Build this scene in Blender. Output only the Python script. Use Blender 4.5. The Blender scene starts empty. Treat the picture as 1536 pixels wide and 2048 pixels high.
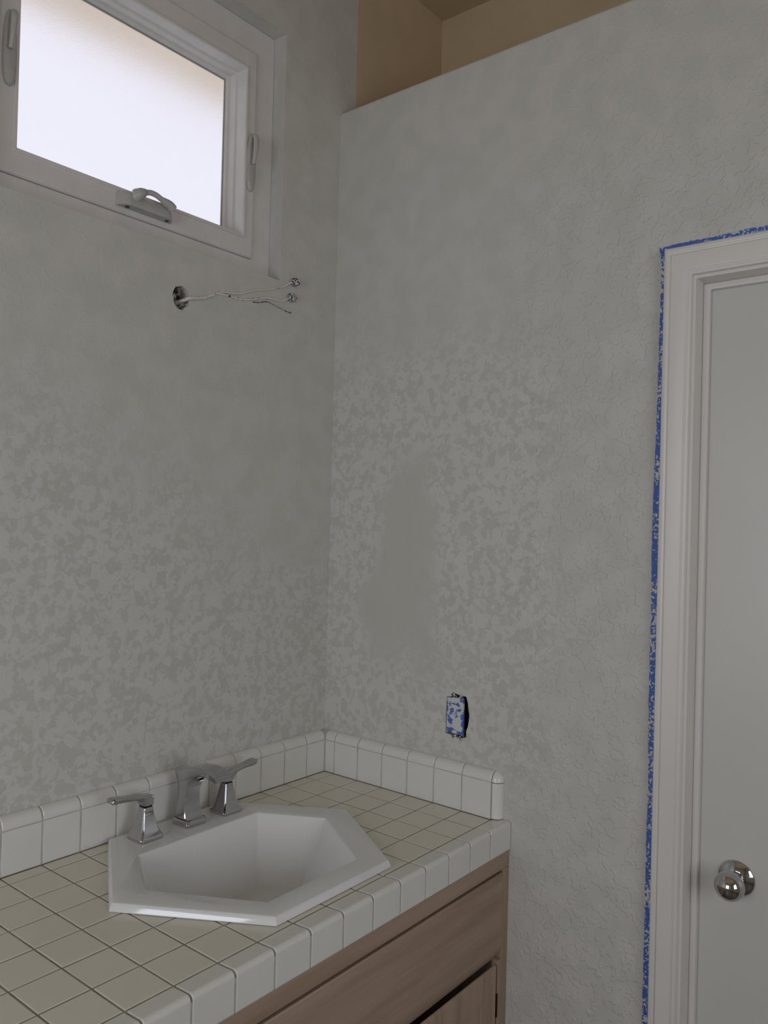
import bpy, bmesh, math, random
from mathutils import Vector, Matrix

random.seed(7)
S = bpy.context.scene
COL = S.collection

# ------------------------------------------------------------------ camera
cam_d = bpy.data.cameras.new('camera')
cam = bpy.data.objects.new('camera', cam_d)
COL.objects.link(cam)
cam_d.sensor_fit = 'HORIZONTAL'
cam_d.sensor_width = 36.0
cam_d.lens = 36.0 * 1618.17 / 1536.0
cam_d.clip_start = 0.02
RR = Vector((0.6250362681609253, -0.7801813198791583, 0.02543170452562338))
DD = Vector((0.02299815236041055, -0.014160487883622692, -0.999635216251861))
FF = Vector((0.7802568477568597, 0.625393147303768, 0.009091910361209555))
M3 = Matrix((RR, -DD, -FF)).transposed()
cam.matrix_world = Matrix.Translation((-1.58749, -1.45475, 1.53139)) @ M3.to_4x4()
S.camera = cam

# ------------------------------------------------------------------ view
S.view_settings.view_transform = 'Standard'
S.view_settings.look = 'None'
S.view_settings.exposure = 0.0
S.view_settings.gamma = 1.0
S.view_settings.use_curve_mapping = False

# ------------------------------------------------------------------ sky
W = bpy.data.worlds.new('sky')
S.world = W
W.use_nodes = True
bg = W.node_tree.nodes['Background']
bg.inputs['Color'].default_value = (0.905, 0.895, 1.0, 1)
bg.inputs['Strength'].default_value = 1.02


def area(name, loc, rot, sx, sy, power, color):
    d = bpy.data.lights.new(name, 'AREA')
    d.shape = 'RECTANGLE'
    d.size = sx
    d.size_y = sy
    d.energy = power
    d.color = color
    o = bpy.data.objects.new(name, d)
    o.location = loc
    o.rotation_euler = rot
    COL.objects.link(o)
    return o


# daylight standing in the two window openings behind the photographer
area('daylight_rear', (-1.3, -3.04, 1.6), (math.radians(90), 0, 0), 1.0, 1.2, 11.5, (0.90, 0.95, 1.0))
area('daylight_side', (-3.04, -0.95, 1.45), (math.radians(90), 0, math.radians(-90)), 1.1, 1.2, 14.0, (0.86, 0.93, 1.0))

# ------------------------------------------------------------------ material helpers
def new_mat(name):
    m = bpy.data.materials.new(name)
    m.use_nodes = True
    nt = m.node_tree
    return m, nt, nt.nodes['Principled BSDF']


def N(nt, typ, **kw):
    n = nt.nodes.new(typ)
    for k, v in kw.items():
        if k in n.inputs:
            n.inputs[k].default_value = v
        else:
            setattr(n, k, v)
    return n


def L(nt, a, b):
    nt.links.new(a, b)


def coords(nt, which='Object'):
    return nt.nodes.new('ShaderNodeTexCoord').outputs[which]


def ramp(nt, fac, stops, interp='LINEAR'):
    r = nt.nodes.new('ShaderNodeValToRGB')
    r.color_ramp.interpolation = interp
    e = r.color_ramp.elements
    while len(e) < len(stops):
        e.new(0.5)
    for i, (p, c) in enumerate(stops):
        e[i].position = p
        e[i].color = (c[0], c[1], c[2], 1) if not isinstance(c, (int, float)) else (c, c, c, 1)
    L(nt, fac, r.inputs[0])
    return r.outputs[0]


def math_n(nt, op, a, b=None, c=None, clamp=False):
    n = nt.nodes.new('ShaderNodeMath')
    n.operation = op
    n.use_clamp = clamp
    for i, v in enumerate((a, b, c)):
        if v is None:
            continue
        if isinstance(v, (int, float)):
            n.inputs[i].default_value = v
        else:
            L(nt, v, n.inputs[i])
    return n.outputs[0]


def sstep(nt, v, a, b):
    n = nt.nodes.new('ShaderNodeMapRange')
    n.interpolation_type = 'SMOOTHSTEP'
    n.inputs['From Min'].default_value = a
    n.inputs['From Max'].default_value = b
    L(nt, v, n.inputs['Value'])
    return n.outputs['Result']


def mixc(nt, fac, a, b, mode='MIX'):
    n = nt.nodes.new('ShaderNodeMix')
    n.data_type = 'RGBA'
    n.blend_type = mode
    for sock, v in ((n.inputs[0], fac), (n.inputs[6], a), (n.inputs[7], b)):
        if isinstance(v, (int, float)):
            sock.default_value = v
        elif isinstance(v, tuple):
            sock.default_value = (v[0], v[1], v[2], 1)
        else:
            L(nt, v, sock)
    return n.outputs[2]


def noise(nt, vec, scale, detail=2.0, rough=0.5, dist=0.0):
    n = N(nt, 'ShaderNodeTexNoise')
    n.inputs['Scale'].default_value = scale
    n.inputs['Detail'].default_value = detail
    n.inputs['Roughness'].default_value = rough
    n.inputs['Distortion'].default_value = dist
    L(nt, vec, n.inputs['Vector'])
    return n.outputs['Fac']


def bump(nt, bsdf, height, strength, distance):
    b = N(nt, 'ShaderNodeBump')
    b.inputs['Strength'].default_value = strength
    b.inputs['Distance'].default_value = distance
    L(nt, height, b.inputs['Height'])
    L(nt, b.outputs[0], bsdf.inputs['Normal'])


def plain(name, color, rough=0.5, metal=0.0, var=0.04, vscale=14.0, spec=0.5, coat=0.0):
    m, nt, p = new_mat(name)
    co = coords(nt)
    f = noise(nt, co, vscale, 3.0)
    a = tuple(max(0, c * (1 - var)) for c in color)
    b = tuple(min(1, c * (1 + var)) for c in color)
    L(nt, ramp(nt, f, [(0.35, a), (0.65, b)]), p.inputs['Base Color'])
    p.inputs['Roughness'].default_value = rough
    p.inputs['Metallic'].default_value = metal
    p.inputs['Specular IOR Level'].default_value = spec
    p.inputs['Coat Weight'].default_value = coat
    return m


def wall_paint(name, side):
    """sponge-painted two-tone wall; where the blotches lie is wear of the paint itself"""
    m, nt, p = new_mat(name)
    co = coords(nt)
    sep = N(nt, 'ShaderNodeSeparateXYZ')
    L(nt, co, sep.inputs[0])
    X, Y, Z = sep.outputs
    big = noise(nt, co, 3.2, 2.0)
    bigo = math_n(nt, 'MULTIPLY', math_n(nt, 'SUBTRACT', big, 0.5), 1.0)
    if side == 'left':
        zz = math_n(nt, 'ADD', Z, math_n(nt, 'MULTIPLY', bigo, 0.55))
        xs = math_n(nt, 'ADD', zz, math_n(nt, 'MULTIPLY', math_n(nt, 'ADD', X, 0.55), 0.35))
        mask = sstep(nt, xs, 1.72, 1.42)
    else:
        # strong blotches close to the corner, a smooth repaired patch inside them
        yy = math_n(nt, 'ADD', Y, math_n(nt, 'MULTIPLY', bigo, 0.35))
        m1 = sstep(nt, yy, -0.74, -0.56)
        zz = math_n(nt, 'ADD', Z, math_n(nt, 'MULTIPLY', bigo, 0.35))
        m2 = math_n(nt, 'MULTIPLY', sstep(nt, zz, 2.10, 1.80), sstep(nt, zz, 0.86, 1.02))
        dy = math_n(nt, 'ABSOLUTE', math_n(nt, 'ADD', yy, 0.235))
        dz = math_n(nt, 'ABSOLUTE', math_n(nt, 'SUBTRACT', zz, 1.44))
        inner = math_n(nt, 'MULTIPLY', sstep(nt, dy, 0.14, 0.07), sstep(nt, dz, 0.32, 0.18))
        mask = math_n(nt, 'MULTIPLY', math_n(nt, 'MULTIPLY', m1, m2), math_n(nt, 'SUBTRACT', 1.0, inner))
    warp = N(nt, 'ShaderNodeTexNoise')
    warp.inputs['Scale'].default_value = 60.0
    warp.inputs['Detail'].default_value = 2.0
    L(nt, co, warp.inputs['Vector'])
    vm = N(nt, 'ShaderNodeVectorMath', operation='MULTIPLY_ADD')
    L(nt, warp.outputs['Color'], vm.inputs[0])
    vm.inputs[1].default_value = (0.02, 0.02, 0.02)
    L(nt, co, vm.inputs[2])
    b1 = noise(nt, vm.outputs[0], 56.0, 1.6, 0.5, 0.3)
    blot = ramp(nt, b1, [(0.44, 0.0), (0.53, 1.0)])
    b2 = noise(nt, vm.outputs[0], 16.0, 2.0, 0.5)
    soft = ramp(nt, b2, [(0.38, 0.0), (0.62, 1.0)])
    tone = noise(nt, co, 2.4, 3.0)
    light = mixc(nt, tone, (0.618, 0.616, 0.582), (0.643, 0.626, 0.597))
    dark = mixc(nt, tone, (0.484, 0.478, 0.435), (0.503, 0.478, 0.438))
    mid = mixc(nt, soft, (0.548, 0.537, 0.496), (0.588, 0.573, 0.537))
    if side == 'right':      # the repaired patch was left in a slightly darker coat
        mid = mixc(nt, inner, mid, (0.527, 0.515, 0.472))
    two = mixc(nt, blot, dark, light)
    L(nt, mixc(nt, math_n(nt, 'MULTIPLY', mask, 0.55), mid, two), p.inputs['Base Color'])
    p.inputs['Roughness'].default_value = 0.62
    p.inputs['Specular IOR Level'].default_value = 0.3
    # knock-down plaster texture
    k1 = noise(nt, vm.outputs[0], 48.0, 1.5, 0.5, 0.6)
    k = ramp(nt, k1, [(0.50, 0.0), (0.56, 1.0)])
    g = noise(nt, co, 260.0, 2.0)
    if side == 'left':
        kk = math_n(nt, 'MULTIPLY', k, 0.25)
    else:
        amt = math_n(nt, 'MULTIPLY_ADD', sstep(nt, Y, -0.42, -0.72), 1.25, 0.2)
        amt = math_n(nt, 'MULTIPLY', amt, math_n(nt, 'MULTIPLY_ADD', sstep(nt, Z, 2.45, 2.1), 0.7, 0.3))
        kk = math_n(nt, 'MULTIPLY', k, amt)
    bump(nt, p, math_n(nt, 'ADD', kk, math_n(nt, 'MULTIPLY', g, 0.22)), 0.38, 0.0022)
    return m


def glaze(name, color, grey):
    m, nt, p = new_mat(name)
    co = coords(nt)
    f = noise(nt, co, 9.0, 2.0)
    L(nt, ramp(nt, f, [(0.3, grey), (0.7, color)]), p.inputs['Base Color'])
    p.inputs['Roughness'].default_value = 0.16
    p.inputs['Specular IOR Level'].default_value = 0.5
    bump(nt, p, noise(nt, co, 35.0, 1.0), 0.05, 0.002)
    return m


def wood(name, horiz):
    m, nt, p = new_mat(name)
    co = coords(nt)
    mp = N(nt, 'ShaderNodeMapping')
    mp.inputs['Scale'].default_value = (1.6, 14, 26) if horiz else (26, 14, 1.6)
    L(nt, co, mp.inputs['Vector'])
    f = noise(nt, mp.outputs[0], 1.6, 5.0, 0.55, 0.35)
    f2 = noise(nt, mp.outputs[0], 6.0, 3.0, 0.6)
    c1 = ramp(nt, f, [(0.30, (0.306, 0.21, 0.144)), (0.52, (0.384, 0.276, 0.202)), (0.72, (0.426, 0.314, 0.24))])
    L(nt, mixc(nt, math_n(nt, 'MULTIPLY', f2, 0.25), c1, (0.312, 0.21, 0.144)), p.inputs['Base Color'])
    p.inputs['Roughness'].default_value = 0.45
    bump(nt, p, f2, 0.06, 0.001)
    return m


def chrome(name, base=0.50, rough=0.07):
    m, nt, p = new_mat(name)
    co = coords(nt)
    f = noise(nt, co, 40.0, 2.0)
    L(nt, ramp(nt, f, [(0.3, (base, base * 1.01, base * 1.04)), (0.7, (base * 1.06, base * 1.07, base * 1.1))]), p.inputs['Base Color'])
    p.inputs['Metallic'].default_value = 1.0
    p.inputs['Roughness'].default_value = rough
    return m


def tape_mat(name, scale, lo, hi):
    m, nt, p = new_mat(name)
    co = coords(nt)
    f = noise(nt, co, scale, 2.5, 0.55, 0.5)
    big = noise(nt, co, scale * 0.12, 2.0)
    s = math_n(nt, 'ADD', f, math_n(nt, 'MULTIPLY', math_n(nt, 'SUBTRACT', big, 0.5), 0.55))
    L(nt, ramp(nt, s, [(lo, (0.055, 0.135, 0.46)), (hi, (0.60, 0.60, 0.60))]), p.inputs['Base Color'])
    p.inputs['Roughness'].default_value = 0.6
    return m


def speckle(name, base, dark, scale, lo, hi):
    m, nt, p = new_mat(name)
    co = coords(nt)
    f = noise(nt, co, scale, 1.5)
    L(nt, ramp(nt, f, [(lo, dark), (hi, base)]), p.inputs['Base Color'])
    p.inputs['Roughness'].default_value = 0.6
    return m


def frosted(name):
    m, nt, p = new_mat(name)
    co = coords(nt)
    f = noise(nt, co, 700.0, 2.0)
    L(nt, ramp(nt, f, [(0.3, (0.97, 0.97, 1.0)), (0.7, (1, 1, 1))]), p.inputs['Base Color'])
    p.inputs['Transmission Weight'].default_value = 1.0
    p.inputs['Roughness'].default_value = 0.24
    p.inputs['IOR'].default_value = 1.35
    bump(nt, p, f, 0.35, 0.0009)
    return m


MAT = {
    'wall_l': wall_paint('sponged_wall_paint_left', 'left'),
    'wall_r': wall_paint('sponged_wall_paint_right', 'right'),
    'niche': plain('tan_niche_paint', (0.58, 0.45, 0.30), 0.7, var=0.05, vscale=5),
    'ceil': plain('ceiling_paint', (0.50, 0.39, 0.25), 0.75, var=0.03),
    'plainwall': plain('plain_wall_paint', (0.56, 0.49, 0.40), 0.7, var=0.04, vscale=4),
    'floor': plain('floor_vinyl', (0.13, 0.10, 0.08), 0.5, var=0.08, vscale=3),
    'white': plain('white_window_vinyl', (0.68, 0.65, 0.625), 0.38, var=0.03, vscale=22),
    'hard': plain('painted_window_hardware', (0.45, 0.44, 0.415), 0.35, var=0.05, vscale=40),
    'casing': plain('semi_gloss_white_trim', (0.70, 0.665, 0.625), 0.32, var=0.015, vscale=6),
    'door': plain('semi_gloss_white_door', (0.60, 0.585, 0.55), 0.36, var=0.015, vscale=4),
    'tile': glaze('cream_glazed_tile', (0.72, 0.690, 0.595), (0.69, 0.660, 0.565)),
    'tile_w': glaze('white_glazed_tile', (0.74, 0.725, 0.69), (0.71, 0.695, 0.66)),
    'grout': speckle('brown_grey_grout', (0.34, 0.300, 0.245), (0.22, 0.187, 0.145), 30.0, 0.3, 0.7),
    'grout_l': speckle('light_grey_grout', (0.56, 0.54, 0.50), (0.45, 0.425, 0.38), 30.0, 0.3, 0.7),
    'china': plain('white_vitreous_china', (0.75, 0.75, 0.745), 0.08, var=0.008, vscale=5, spec=0.9),
    'wood_h': wood('pickled_maple_horizontal', True),
    'wood_v': wood('pickled_maple_vertical', False),
    'chrome': chrome('polished_chrome'),
    'nickel': chrome('polished_nickel', 0.52, 0.05),
    'tape': tape_mat('blue_tape_paint_specked', 170.0, 0.53, 0.59),
    'tape2': tape_mat('blue_tape_paint_blotched', 75.0, 0.47, 0.53),
    'cavity': speckle('hole_shade', (0.02, 0.018, 0.015), (0.004, 0.004, 0.004), 160.0, 0.4, 0.6),
    'rubble': speckle('broken_plaster', (0.36, 0.335, 0.285), (0.05, 0.045, 0.035), 110.0, 0.38, 0.52),
    'wire': speckle('paint_spattered_wire', (0.66, 0.635, 0.58), (0.05, 0.045, 0.035), 130.0, 0.30, 0.36),
    'darkwire': speckle('dark_spattered_wire', (0.40, 0.38, 0.34), (0.04, 0.04, 0.035), 130.0, 0.48, 0.54),
    'nut': speckle('paint_crusted_connector', (0.62, 0.61, 0.60), (0.02, 0.022, 0.03), 260.0, 0.46, 0.53),
    'black': plain('blackened_steel', (0.015, 0.013, 0.012), 0.5),
    'hinge': plain('dark_bronze_and_gap_shade', (0.035, 0.02, 0.014), 0.4, metal=0.6),
    'glass': frosted('frosted_pane'),
    'eave': plain('tan_eave_boards', (0.88, 0.77, 0.60), 0.8, var=0.06, vscale=3),
    'metal_box': plain('galvanised_box', (0.42, 0.42, 0.40), 0.45, metal=0.6),
}

# ------------------------------------------------------------------ mesh helpers
def link(name, bm, mat, parent=None, smooth=False, bevel=0.0, segs=2, loc=None):
    bmesh.ops.recalc_face_normals(bm, faces=bm.faces[:])
    me = bpy.data.meshes.new(name)
    bm.to_mesh(me)
    bm.free()
    me.materials.append(MAT[mat])
    if smooth:
        for f in me.polygons:
            f.use_smooth = True
    o = bpy.data.objects.new(name, me)
    COL.objects.link(o)
    if parent is not None:
        o.parent = parent
        if loc is None:
            o.matrix_parent_inverse = parent_inv(parent)
    if loc is not None:
        o.location = loc
    if bevel > 0:
        b = o.modifiers.new('bevel', 'BEVEL')
        b.width = bevel
        b.segments = segs
        b.limit_method = 'ANGLE'
        b.angle_limit = math.radians(35)
        b.harden_normals = False
        for f in me.polygons:
            f.use_smooth = True
        try:
            me.set_sharp_from_angle(angle=math.radians(35))
        except Exception:
            pass
    return o


def parent_inv(p):
    m = Matrix.Translation(p.location) @ p.rotation_euler.to_matrix().to_4x4()
    q = p.parent
    return m.inverted() if q is None else (Matrix.Translation((0, 0, 0)) @ world_of(p)).inverted()


def world_of(o):
    m = Matrix.Translation(o.location) @ o.rotation_euler.to_matrix().to_4x4()
    if o.parent is None:
        return m
    return world_of(o.parent) @ o.matrix_parent_inverse @ m


def tag(o, label=None, cat=None, group=None, kind=None):
    if label:
        o['label'] = label
    if cat:
        o['category'] = cat
    if group:
        o['group'] = group
    if kind:
        o['kind'] = kind
    return o


def empty(name, loc, label, cat, group=None, kind=None):
    o = bpy.data.objects.new(name, None)
    o.empty_display_size = 0.05
    o.location = loc
    COL.objects.link(o)
    return tag(o, label, cat, group, kind)


def box(bm, x0, x1, y0, y1, z0, z1):
    v = [bm.verts.new((x, y, z)) for z in (z0, z1) for y in (y0, y1) for x in (x0, x1)]
    q = [(0, 2, 3, 1), (4, 5, 7, 6), (0, 1, 5, 4), (2, 6, 7, 3), (0, 4, 6, 2), (1, 3, 7, 5)]
    return [bm.faces.new([v[i] for i in f]) for f in q]


def cbox(bm, x0, x1, y0, y1, z0, z1, c):
    """box with chamfered +z edges"""
    def ring(ins, z):
        return [bm.verts.new(p) for p in ((x0 + ins, y0 + ins, z), (x1 - ins, y0 + ins, z), (x1 - ins, y1 - ins, z), (x0 + ins, y1 - ins, z))]
    rs = [ring(0, z0), ring(0, z1 - c), ring(c * 0.3, z1 - c * 0.3), ring(c, z1)]
    loft(bm, rs)


def loft(bm, rings, cap0=True, cap1=True, closed=True):
    for a, b in zip(rings, rings[1:]):
        n = len(a)
        for i in range(n if closed else n - 1):
            j = (i + 1) % n
            bm.faces.new((a[i], a[j], b[j], b[i]))
    if cap0:
        bm.faces.new(list(reversed(rings[0])))
    if cap1:
        bm.faces.new(rings[-1])


def prism(bm, prof, axis, a0, a1):
    """extrude a closed 2-D profile along an axis (the profile takes the other two axes in xyz order)"""
    def p3(p, a):
        if axis == 0:
            return (a, p[0], p[1])
        if axis == 1:
            return (p[0], a, p[1])
        return (p[0], p[1], a)
    r0 = [bm.verts.new(p3(p, a0)) for p in prof]
    r1 = [bm.verts.new(p3(p, a1)) for p in prof]
    loft(bm, [r0, r1])


def tube(bm, pts, radii, n=10, cap=True):
    pts = [Vector(p) for p in pts]
    if isinstance(radii, (int, float)):
        radii = [radii] * len(pts)
    rings = []
    up = None
    for i, p in enumerate(pts):
        t = (pts[min(i + 1, len(pts) - 1)] - pts[max(i - 1, 0)]).normalized()
        if up is None:
            up = Vector((0, 0, 1)) if abs(t.z) < 0.9 else Vector((1, 0, 0))
        u = (up - t * up.dot(t)).normalized()
        w = t.cross(u)
        up = u
        rings.append([bm.verts.new(p + (u * math.cos(2 * math.pi * k / n) + w * math.sin(2 * math.pi * k / n)) * radii[i]) for k in range(n)])
    loft(bm, rings, cap, cap)


def smooth_path(pts, k=5):
    P = [Vector(p) for p in pts]
    out = []
    for i in range(len(P) - 1):
        p0, p1, p2, p3 = P[max(i - 1, 0)], P[i], P[i + 1], P[min(i + 2, len(P) - 1)]
        for j in range(k):
            t = j / k
            out.append(0.5 * ((2 * p1) + (p2 - p0) * t + (2 * p0 - 5 * p1 + 4 * p2 - p3) * t * t + (3 * p1 - p0 - 3 * p2 + p3) * t ** 3))
    out.append(P[-1])
    return out


def lathe(bm, prof, axis, center, n=40):
    """prof: (distance along axis, radius) pairs, axis a unit Vector"""
    axis = Vector(axis).normalized()
    u = Vector((0, 0, 1)) if abs(axis.z) < 0.9 else Vector((1, 0, 0))
    u = (u - axis * u.dot(axis)).normalized()
    w = axis.cross(u)
    c = Vector(center)
    rings = [[bm.verts.new(c + axis * d + (u * math.cos(2 * math.pi * k / n) + w * math.sin(2 * math.pi * k / n)) * max(r, 1e-5)) for k in range(n)] for d, r in prof]
    loft(bm, rings)


def holed_plate(loops, axis, a0, a1):
    """a plate bounded by loops[0] with holes loops[1:], thick from a0 to a1 along the axis"""
    bm = bmesh.new()
    def p3(p, a):
        return (a, p[0], p[1]) if axis == 0 else (p[0], a, p[1])
    edges = []
    for lp in loops:
        vs = [bm.verts.new(p3(p, a0)) for p in lp]
        for i in range(len(vs)):
            edges.append(bm.edges.new((vs[i], vs[(i + 1) % len(vs)])))
    bmesh.ops.triangle_fill(bm, use_beauty=True, use_dissolve=False, edges=edges)
    fs = bm.faces[:]
    r = bmesh.ops.extrude_face_region(bm, geom=fs)
    vs = [g for g in r['geom'] if isinstance(g, bmesh.types.BMVert)]
    d = Vector(p3((0, 0), a1)) - Vector(p3((0, 0), a0))
    bmesh.ops.translate(bm, verts=vs, vec=d)
    return bm


def ragged(cx, cz, rx, rz, n, jit, seed):
    rnd = random.Random(seed)
    return [(cx + rx * math.cos(2 * math.pi * i / n) * (1 + rnd.uniform(-jit, jit)),
             cz + rz * math.sin(2 * math.pi * i / n) * (1 + rnd.uniform(-jit, jit))) for i in range(n)]


def rect(x0, x1, z0, z1):
    return [(x0, z0), (x1, z0), (x1, z1), (x0, z1)]


# ------------------------------------------------------------------ key dimensions (metres)
CT = 0.870           # counter top
P = 0.0785           # tile pitch
G = 0.0034           # grout joint
ST = 0.0196          # backsplash thickness
CA = 0.0332          # cut row along the window wall
CC = 0.0664          # cut row along the door wall
XMIN, YMIN, ZC = -3.0, -3.0, 3.085
WX0, WX1, WZ0, WZ1 = -0.947, -0.204, 2.113, 2.7245   # window opening
DY0, DY1, DZ = -0.941, -1.703, 2.0125                 # door opening
LEDGE = 2.613

# ================================================================== SETTING
hole = ragged(-0.4975, 2.004, 0.0225, 0.0255, 22, 0.13, 3)
bm = holed_plate([rect(XMIN, 0.06, 0, ZC), rect(WX0, WX1, WZ0, WZ1), hole], 1, 0.0, 0.15)
wl = link('wall_left', bm, 'wall_l')
tag(wl, 'beige sponge-painted wall holding the small high window', 'wall', kind='structure')

oy0, oy1 = -0.3835, -0.4475
outh = [(-0.3835, 1.0335), (-0.4015, 1.030), (-0.404, 1.0225), (-0.409, 1.0285), (-0.4235, 1.0275), (-0.426, 1.021), (-0.4315, 1.0225), (-0.433, 1.0295),
        (-0.4425, 1.0335), (-0.4418, 1.048), (-0.4462, 1.058), (-0.4485, 1.072), (-0.4498, 1.086), (-0.4465, 1.099), (-0.4448, 1.112),
        (-0.4398, 1.1262), (-0.4305, 1.127), (-0.4145, 1.1285), (-0.404, 1.1315), (-0.397, 1.1262), (-0.3985, 1.121), (-0.3850, 1.1185), (-0.3828, 1.08)]
outer = [(0, 0), (0, LEDGE), (YMIN, LEDGE), (YMIN, 0), (DY1 - 0.0175, 0), (DY1 - 0.0175, DZ + 0.0175), (DY0 + 0.0175, DZ + 0.0175), (DY0 + 0.0175, 0)]
bm = holed_plate([outer, outh], 0, 0.0, 0.12)
tops = [e for e in bm.edges if all(abs(v.co.z - LEDGE) < 1e-5 and abs(v.co.x) < 1e-5 for v in e.verts)]
bmesh.ops.bevel(bm, geom=tops, offset=0.009, segments=4, affect='EDGES', profile=0.5)
wr = link('wall_right', bm, 'wall_r')
tag(wr, 'pale sponge-painted wall with the white door, ending in a high ledge', 'wall', kind='structure')

bm = bmesh.new(); box(bm, 0.06, 0.62, 0.0, 0.15, LEDGE - 0.4, ZC)
tag(link('wall_niche_side', bm, 'niche'), 'tan side of the recess above the ledge', 'wall', kind='structure')
bm = bmesh.new(); box(bm, 0.4565, 0.62, YMIN, 0.0, LEDGE - 0.4, ZC)
tag(link('wall_niche_back', bm, 'niche'), 'tan back of the recess above the ledge', 'wall', kind='structure')
bm = bmesh.new(); box(bm, 0.12, 0.4565, YMIN, 0.0, LEDGE - 0.06, LEDGE - 0.002)
tag(link('trim_ledge', bm, 'niche'), 'deep plant ledge on top of the door wall', 'ledge', kind='structure')
bm = bmesh.new(); box(bm, XMIN - 0.12, 0.62, YMIN - 0.12, 0.15, ZC, ZC + 0.1)
tag(link('ceiling', bm, 'ceil'), 'dim tan ceiling above the recess', 'ceiling', kind='structure')
bm = bmesh.new(); box(bm, XMIN - 0.12, 0.62, YMIN - 0.12, 0.15, -0.1, 0.0)
tag(link('floor', bm, 'floor'), 'brown bathroom floor under the vanity', 'floor', kind='structure')
bm = holed_plate([rect(YMIN, 0.15, 0, ZC), rect(-1.50, -0.40, 0.85, 2.05)], 0, XMIN, XMIN - 0.12)
tag(link('wall_far_left', bm, 'plainwall'), 'plain beige wall left of the photographer', 'wall', kind='structure')
bm = holed_plate([rect(XMIN, 0.62, 0, ZC), rect(-1.80, -0.80, 1.00, 2.20)], 1, YMIN, YMIN - 0.12)
tag(link('wall_rear', bm, 'plainwall'), 'plain beige wall behind the photographer', 'wall', kind='structure')
bm = bmesh.new(); box(bm, 0.75, 0.80, -1.9, -0.7, 0, 2.3)
# hallway behind the door stays closed by the leaf, so nothing else is needed there
bm.free()

# ================================================================== WINDOW
win = empty('window_1', ((WX0 + WX1) / 2, 0.04, WZ0), 'small white awning window with frosted glass high on the wall', 'window', kind='structure')
FY, SY, GY = 0.042, 0.036, 0.100
SX0, SX1, SZ0, SZ1 = -0.890, -0.2655, 2.157, 2.6575      # sash outer
IX0, IX1, IZ0, IZ1 = -0.8525, -0.3005, 2.208, 2.607       # sash inner
bm = holed_plate([rect(WX0, WX1, WZ0, WZ1), rect(SX0 - 0.0007, SX1 + 0.0007, SZ0 - 0.0007, SZ1 + 0.0007)], 1, FY, 0.135)
link('window_frame', bm, 'white', win, bevel=0.002)


def frame_ring(bm, prof):
    """prof: list of (inset, y) from the sash outer rectangle measured as fraction between given rects"""
    rings = []
    for (x0, x1, z0, z1, y) in prof:
        rings.append([bm.verts.new(p) for p in ((x0, y, z0), (x1, y, z0), (x1, y, z1), (x0, y, z1))])
    loft(bm, rings, False, False)


def ins(d, y):
    return (IX0 + d, IX1 - d, IZ0 + d, IZ1 - d, y)


bm = bmesh.new()
frame_ring(bm, [(SX0, SX1, SZ0, SZ1, 0.13), (SX0, SX1, SZ0, SZ1, SY + 0.003), (SX0 + 0.003, SX1 - 0.003, SZ0 + 0.003, SZ1 - 0.003, SY),
                ins(-0.0085, SY), ins(-0.0075, SY - 0.003), ins(-0.002, SY - 0.0035), ins(0.0, SY - 0.001), ins(0.0005, SY + 0.010),
                ins(0.0006, 0.066), ins(0.0045, 0.067), ins(0.0048, 0.070), ins(0.005, 0.088), ins(0.0105, 0.089), ins(0.0115, 0.092), ins(0.012, GY - 0.0005)])
link('sash', bm, 'white', win, bevel=0.0008, segs=2)
bm = bmesh.new()
d = 0.006
box(bm, IX0 + d, IX1 - d, GY, GY + 0.005, IZ0 + d, IZ1 - d)
link('glass_pane', bm, 'glass', win)
bm = bmesh.new()
x0, x1, z0, z1 = IX0 + 0.0122, IX1 - 0.0122, IZ0 + 0.0122, IZ1 - 0.0122
bm2 = holed_plate([rect(IX0 + 0.0115, IX1 - 0.0115, IZ0 + 0.0115, IZ1 - 0.0115), rect(x0 + 0.003, x1 - 0.003, z0 + 0.003, z1 - 0.003)], 1, GY - 0.003, GY - 0.0006)
bm.free()
gs = link('glazing_seal', bm2, 'metal_box', win)
gs['label'] = 'thin grey seal round the pane'


def latch(cx):
    # raised oblong body with a lever that springs from its top and curves down in front
    zb, zt = 2.3155, 2.4575
    bm = bmesh.new()
    rings = []
    for dy, s in ((0.0, 1.0), (-0.008, 1.0), (-0.012, 0.86), (-0.0135, 0.55)):
        ring = []
        for k in range(28):
            a = 2 * math.pi * k / 28
            hz = (zt - zb) / 2
            zz = math.copysign(abs(math.sin(a)) ** 0.75, math.sin(a)) * hz
            w = 0.0135 * (1 - 0.12 * math.sin(a))
            ring.append(bm.verts.new((cx + math.copysign(abs(math.cos(a)) ** 0.8, math.cos(a)) * w * s, FY - 0.001 + dy, (zb + zt) / 2 + zz * (1 - (1 - s) * 0.25))))
        rings.append(ring)
    loft(bm, rings)
    o = link('latch', bm, 'hard', win, smooth=True)
    bm = bmesh.new()
    pts = smooth_path([(cx + 0.004, FY - 0.010, 2.4505), (cx + 0.001, FY - 0.020, 2.448), (cx - 0.002, FY - 0.0285, 2.436), (cx - 0.0045, FY - 0.031, 2.415), (cx - 0.006, FY - 0.029, 2.393), (cx - 0.0065, FY - 0.0265, 2.3765)], 4)
    n = len(pts)
    tube(bm, pts, [0.0045 + 0.0022 * math.sin(math.pi * min(1, i / n * 1.3)) for i in range(n)], 12)
    link('lever', bm, 'hard', o, smooth=True)
    bm = bmesh.new()
    lathe(bm, [(-0.004, 0.006), (0.0, 0.0062), (0.003, 0.005), (0.004, 0.002)], (0, -1, 0), (cx + 0.003, FY - 0.012, 2.449), 16)
    link('pivot', bm, 'hard', o, smooth=True)


latch(-0.2800)
latch(-0.8720)

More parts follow.
